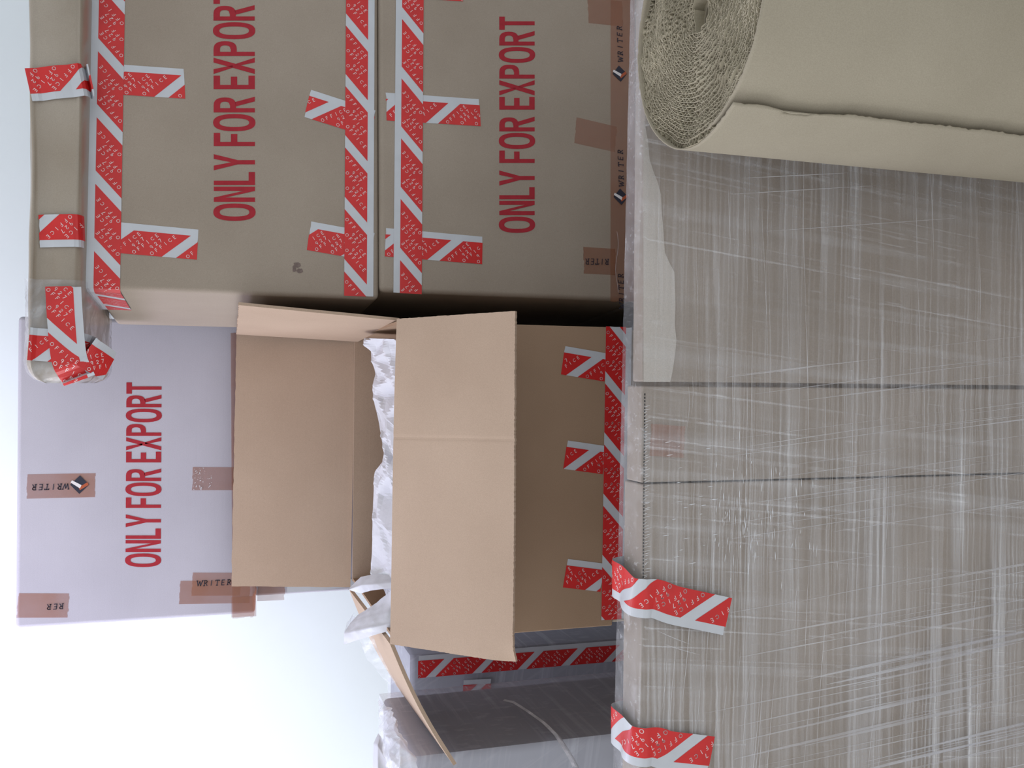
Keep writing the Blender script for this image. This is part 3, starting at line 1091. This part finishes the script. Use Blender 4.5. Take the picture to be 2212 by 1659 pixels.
# ================================================================== WRAPPED BUNDLE (front)
YW = 1.05
WP = wall_plane(YW)
zt = WP.cast(1388, 830).z
wxl, wxr = WP.cast(1700, 1850).x, WP.cast(1700, -60).x
wb = thing('wrapped_bundle', Vector(((wxl + wxr) / 2, YW + 0.035, 0)), 'tall bundle of flat cartons bound in streaky clear stretch film, in the foreground', 'bundle')
s1, s2 = WP.cast(1400, 829).x, WP.cast(1400, 1045).x
DP = 0.066
for (xa, xb_, dy, dz, dq) in ((s1 + 0.0025, wxr, 0.0, 0, .030), (s2 + 0.0008, s1 - 0.0025, 0.0035, -0.001, .048), (wxl, s2 - 0.0008, 0.002, -0.002, .056)):
    mb = MB(); boxmb(mb, (xa, YW + dy, 0), (xb_ - xa, 0, 0), (0, dq - dy, 0), (0, 0, zt + dz))
    mb.build('cardboard_panel', M['wrapped'], wb, bevel=0.0025, seg=2)
# peeled pale strip along the top of the right panel
pe_ = [(1391, 262), (1399, 300), (1404, 345), (1412, 372), (1420, 392), (1427, 420), (1430, 450), (1433, 500), (1437, 545), (1447, 568), (1456, 588), (1458, 615), (1459, 660), (1457, 700),
       (1460, 735), (1458, 770), (1452, 805), (1448, 825)]
mb = MB()
tp_, bt_ = [], []
for i, (x, y) in enumerate(pe_):
    tp_.append(WP.cast(1390, y, 0.0012)); bt_.append(WP.cast(x + random.uniform(-1.5, 1.5), y, 0.0012))
for i in range(len(pe_) - 1):
    mb.poly([tp_[i], tp_[i + 1], bt_[i + 1], bt_[i]])
    mb.poly([bt_[i], bt_[i + 1], bt_[i + 1] - WP.n * .0012, bt_[i] - WP.n * .0012])
M['peel'] = board('peeled_paper', (186, 178, 168), (200, 192, 184))
mb.build('peeled_strip', M['peel'], wb)
# row of flute holes along the top edges
M['dark'], _n, _b = plain('dark_hole', (50, 44, 40), 0.9, 0.1, 0.1, 20)
mb = MB()
y = 852
while y < 1258:
    c = WP.cast(1388, y, 0.0005)
    c.z = zt - 0.003
    mb.poly([c + Vector((a * 0.0013, 0, b * 0.0010)) for a, b in ((-1, -1), (1, -1), (1, 1), (-1, 1))])
    y += 7.3
ho = mb.build('flute_holes', M['dark'], wb, kind='stuff')
# film: profile swept along X
NXF, prof = 260, []
for k in range(60):
    prof.append((YW - 0.005, (zt - 0.012) * k / 59, Vector((0, -1, 0))))
for k in range(1, 9):
    a = R(90 * k / 8)
    prof.append((YW + 0.009 - 0.014 * math.cos(a), zt - 0.009 + 0.014 * math.sin(a), Vector((0, -math.cos(a), math.sin(a)))))
for k in range(1, 6):
    prof.append((YW + 0.009 + (DP - 0.016) * k / 5, zt + 0.005, Vector((0, 0, 1))))
for k in range(1, 9):
    a = R(90 * k / 8)
    prof.append((YW + DP - 0.007 + 0.014 * math.sin(a), zt - 0.009 + 0.014 * math.cos(a), Vector((0, math.sin(a), math.cos(a)))))
prof.append((YW + DP + 0.007, 0.3, Vector((0, 1, 0))))
prof.append((YW + DP + 0.007, 0.0, Vector((0, 1, 0))))
vs = []
for (py, pz_, n) in prof:
    for i in range(NXF + 1):
        x = wxl - 0.006 + (wxr - wxl + 0.012) * i / NXF
        d = 0.0022 * noise.noise(Vector((x * 2.2, pz_ * 60 + x * 1.5, py * 20))) + 0.0014 * noise.noise(Vector((x * 60 + pz_ * 8, pz_ * 3, 5)))
        fx = 1.08 - 0.66 * min(1, max(0, (x - wxl) / (wxr - wxl)))
        yy_ = YW + 0.009 + (py - YW - 0.009) * fx if py > YW + 0.009 else py
        if n.z > 0.5:
            d *= 0.35
        vs.append(Vector((x, yy_, pz_)) + n * (d + 0.0015))
fs = [(j * (NXF + 1) + i, j * (NXF + 1) + i + 1, (j + 1) * (NXF + 1) + i + 1, (j + 1) * (NXF + 1) + i) for j in range(len(prof) - 1) for i in range(NXF)]
mb = MB(); mb.add(vs, fs)
mb.build('stretch_film', M['film'], wb, smooth=True, label='streaky clear film around the bundle')
# drawn film creases: thin ridges
mb = MB()
rnd = random.Random(21)


def fibre(x0, y0, x1, y1, wd, lift=0.009, bow=0.0):
    n = 7
    pr = None
    for k in range(n + 1):
        u = k / n
        x, y = x0 + (x1 - x0) * u, y0 + (y1 - y0) * u + 0
        x += bow * math.sin(u * math.pi)
        p = WP.cast(x, y, lift - 0.0015)
        if p.x < wxl + 0.004 or p.x > wxr - 0.004 or p.z < 0.01:
            pr = None
            continue
        ww_ = wd * math.sin(math.pi * (0.04 + 0.92 * u))
        a, c, b = p + Vector((0, 0, 1)) * ww_, p + WP.n * ww_ * 1.4, p - Vector((0, 0, 1)) * ww_
        if abs(x1 - x0) > abs(y1 - y0):
            a, b = p + Vector((1, 0, 0)) * ww_, p - Vector((1, 0, 0)) * ww_
        if pr:
            mb.poly([pr[0], a, c, pr[1]]); mb.poly([pr[1], c, b, pr[2]])
        pr = (a, c, b)


for k in range(70):      # drawn round the bundle
    x = rnd.choice([rnd.gauss(1600, 45), rnd.gauss(1690, 60), rnd.gauss(1900, 110), rnd.gauss(1500, 40), rnd.uniform(1450, 2200)])
    y = rnd.uniform(340, 1600)
    L = rnd.uniform(90, 420)
    tl = -(y - 700) * 0.00012 * L + rnd.uniform(-.02, .02) * L
    if x > 1440:
        fibre(x, y, x + tl, y + L, rnd.uniform(0.0002, 0.0005), bow=rnd.uniform(-4, 4))
for k in range(115):      # slanting pull lines
    yb = rnd.choice([rnd.uniform(760, 1250), rnd.uniform(1300, 2050), rnd.uniform(1400, 2050)])
    x = rnd.uniform(1520, 2150)
    L = rnd.uniform(120, 560)
    sl = -0.10 - 0.00012 * (yb - 700)
    fibre(x, yb + sl * (x - 1600), x + L, yb + sl * (x + L - 1600), rnd.uniform(0.0002, 0.0009) * (1.5 if yb > 1350 else 1), bow=0)
for (x, y, L, sl) in ((1570, 420, 330, -.06), (1600, 385, 240, -.05), (1650, 500, 420, -.07), (1600, 855, 600, -.13), (1610, 965, 350, -.15), (1560, 1135, 560, -.17),
                      (1700, 1305, 370, -.2), (1700, 1390, 420, -.2), (1420, 1362, 70, .42), (1437, 1392, 75, .3)):
    fibre(x, y, x + L, y + sl * L, 0.0006, bow=-3)
for k in range(30):
    yb = rnd.uniform(1400, 2150)
    x = rnd.uniform(1560, 1950)
    L = rnd.uniform(260, 650)
    sl = -0.14 - 0.0001 * (yb - 700)
    fibre(x, yb + sl * (x - 1600), x + L, yb + sl * (x + L - 1600), rnd.uniform(0.0012, 0.0028), lift=0.0085)
mb.build('film_crease', M['crease'], wb, kind='stuff', smooth=False)
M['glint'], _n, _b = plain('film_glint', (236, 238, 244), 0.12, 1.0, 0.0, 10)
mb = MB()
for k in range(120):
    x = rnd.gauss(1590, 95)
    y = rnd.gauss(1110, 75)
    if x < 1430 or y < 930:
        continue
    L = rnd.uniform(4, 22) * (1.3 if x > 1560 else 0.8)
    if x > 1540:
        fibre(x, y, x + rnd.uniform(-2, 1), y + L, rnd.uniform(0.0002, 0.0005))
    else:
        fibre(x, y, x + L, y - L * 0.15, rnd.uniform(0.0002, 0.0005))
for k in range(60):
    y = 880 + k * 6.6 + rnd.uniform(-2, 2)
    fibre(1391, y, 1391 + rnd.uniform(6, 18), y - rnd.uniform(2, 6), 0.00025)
mb.build('painted_film_glints', M['glint'], wb, kind='stuff', smooth=False)  # sparkles on the film, painted as short white strips
# brown tape seen under the film
brown_tape(wb, WP, 1405, 950, 1478, 955, lift=0.002, width=0.040)
# tapes over the top edge
TP = Plane((0, 0, zt + 0.012), (0, 0, 1))
def over_tape(x_end, y_end, x_edge, y_edge, x_top, y_top, bx, by):
    e = WP.cast(x_end, y_end, 0.011)
    g = WP.cast(x_edge + 8, y_edge, 0.011); g.z = zt - 0.004
    c = Vector((g.x, YW - 0.004, zt + 0.008))
    tpt = TP.cast(x_top, y_top)
    tpt.y = max(tpt.y, YW + 0.02)
    t2 = tpt.lerp(Vector((tpt.x * 1.0 + (tpt.x - c.x) * 0.4, YW + DP + 0.004, tpt.z)), 1.0)
    dx = (tpt.x - g.x)
    g2 = g + Vector((dx * 0.10, 0, 0.0)); g2.z = zt + 0.000
    c = Vector((g.x + dx * 0.22, YW + 0.003, zt + 0.0125))
    tpt.z = zt + 0.0135
    t2 = Vector((tpt.x + dx * 0.25, YW + 0.062, zt + 0.010))
    pts = [e, e.lerp(g, 0.33), e.lerp(g, 0.67), g - Vector((0, 0, 0.012)), g2, c, tpt, t2, t2 + Vector((dx * .2, 0.010, -0.05))]
    nn = [WP.n, WP.n, WP.n, WP.n, WP.n + Vector((0, 0, .35)), Vector((0, -.5, 1)), Vector((0, 0, 1)), Vector((0, .7, 1)), Vector((0, 1, 0))]
    p = smooth_path(pts, nn)
    ref = WP.cast(bx, by, 0.011)
    export_tape(wb, p, (ref - e).dot((g - e).normalized()))
over_tape(1572, 1332, 1392, 1295, 1345, 1262, 1541, 1300)
over_tape(1536, 1632, 1392, 1615, 1345, 1585, 1494, 1603)

# ================================================================== CORRUGATED ROLL
RC = Vector((0.385, 0.862, 0))
RR = 0.137
zr = TP.cast(1500, 25).z
d0 = ray(1500, 25)
zr = (EYE + d0 * (RC.y / d0.y)).z
RC.x = (EYE + d0 * (RC.y / d0.y)).x
roll = thing('corrugated_paper_roll', Vector((RC.x, RC.y, 0)), 'upright roll of tan corrugated packing paper at the right foreground', 'roll')
PT = 0.0046
A0 = R(56)


def rad(a):
    """radius after turning a (radians) from the free edge"""
    t = a / math.tau
    r = RR - PT * t
    if t < 1.02:
        # outermost sheet stands off near its left side, and rises to the free edge
        r += 0.003 * math.exp(-((t - 0.10) / 0.07) ** 2)
    r_rel = r / RR
    sq = 0.0075 * noise.noise(Vector((math.cos(a) * r_rel * 2.6, math.sin(a) * r_rel * 2.6, 0.5))) * (1 if t > 1.1 else 0.2)
    return r + sq


def rp(a, r):
    an = A0 + a
    return Vector((RC.x - math.sin(an) * r, RC.y - math.cos(an) * r, 0))


# outer sheet, full height
mb = MB()
NA = 200
zs = [0.0, 0.25, 0.5, 0.7, 0.85, 0.95, 1.0, 1.04, 1.08]
zs = [z for z in zs if z < zr - 0.02] + [zr]
cols = []
TOT = math.tau * 1.06
rn = random.Random(5)
NZ = 260
for i in range(NA + 1):
    a = TOT * i / NA
    col = []
    for k in range(NZ + 1):
        z = zr * k / NZ
        top = 0.0012 * noise.noise(Vector((i * 0.9, 1, 2))) if k == NZ else 0
        aa, lift = a, 0.0
        if i == 0:
            jag = 0.014 * noise.noise(Vector((z * 30, 0, 0))) + 0.014 * noise.noise(Vector((z * 160, 3, 0)))
            dz = (zr - 0.075) - z
            jag -= 0.05 * math.exp(-(dz / 0.028) ** 2)
            aa = a - jag
        lift = 0.0035 * math.exp(-(a / 0.25)) * (1 + 0.5 * noise.noise(Vector((z * 8, 2, 0))))
        col.append(rp(aa, rad(a) + lift) + Vector((0, 0, z + top)))
    cols.append(col)
vs = [p for c_ in cols for p in c_]
fs = [(i * (NZ + 1) + k, (i + 1) * (NZ + 1) + k, (i + 1) * (NZ + 1) + k + 1, i * (NZ + 1) + k + 1) for i in range(NA) for k in range(NZ)]
mb.add(vs, fs)
os_ = mb.build('outer_sheet', M['roll'], roll, smooth=True)
md = os_.modifiers.new('thickness', 'SOLIDIFY'); md.thickness = 0.0016; md.offset = 0
# inner windings: liner and flutes near the top end
mb = MB()
DEP = 0.022
a = 0.2
turns = (RR - 0.020) / PT
pts_ = []
while a < turns * math.tau:
    r = rad(a)
    pts_.append((a, r))
    a += 0.0045 / max(r, 0.012)
def top_z(a, r):
    p = rp(a, r)
    return zr - 0.0015 + 0.009 * (noise.noise(p * 22) - 0.25) + 0.0035 * noise.noise(p * 140) - 0.004 * max(0, 1 - r / 0.06)
V_, F_ = [], []
for (a, r) in pts_:
    p = rp(a, r - 0.0007)
    z = top_z(a, r)
    V_ += [p + Vector((0, 0, z)), p + Vector((0, 0, zr - DEP))]
for i in range(len(pts_) - 1):
    F_.append((2 * i, 2 * i + 2, 2 * i + 3, 2 * i + 1))
mb.add(V_, F_)
ln = mb.build('wound_liner', M['flute'], roll, smooth=False)
md = ln.modifiers.new('thickness', 'SOLIDIFY'); md.thickness = 0.0007; md.offset = 0
mb = MB()
V_, F_ = [], []
a, k = 0.3, 0
while a < (turns - 1) * math.tau:
    r = rad(a)
    r2 = rad(a + math.tau)
    rr_ = (r - 0.0010) if k % 2 == 0 else (r2 + 0.0002)
    rr_ += 0.0006 * noise.noise(Vector((a * 3, 0, 0)))
    p = rp(a, rr_)
    z = top_z(a, r) - 0.0004
    V_ += [p + Vector((0, 0, z)), p + Vector((0, 0, zr - DEP))]
    a += 0.0030 / max(r, 0.012) * (1 + 0.35 * noise.noise(Vector((a * 2, 5, 0))))
    k += 1
for i in range(k - 1):
    F_.append((2 * i, 2 * i + 2, 2 * i + 3, 2 * i + 1))
mb.add(V_, F_)
fl = mb.build('wound_flutes', M['flute'], roll, smooth=False)
md = fl.modifiers.new('thickness', 'SOLIDIFY'); md.thickness = 0.0006; md.offset = 0
# packed body under the visible end, with the core hole
mb = MB()
NS = 96
V_ = []
for (r, z) in ((0.0165, 0.02), (0.0165, zr - DEP), (RR - 0.0085, zr - DEP), (RR - 0.0085, 0.0)):
    for i in range(NS):
        an = math.tau * i / NS
        V_.append(Vector((RC.x + math.cos(an) * r, RC.y + math.sin(an) * r, z)))
F_ = [(j * NS + i, j * NS + (i + 1) % NS, (j + 1) * NS + (i + 1) % NS, (j + 1) * NS + i) for j in range(3) for i in range(NS)]
mb.add(V_, F_)
mb.build('wound_core', M['roll'], roll, smooth=False)
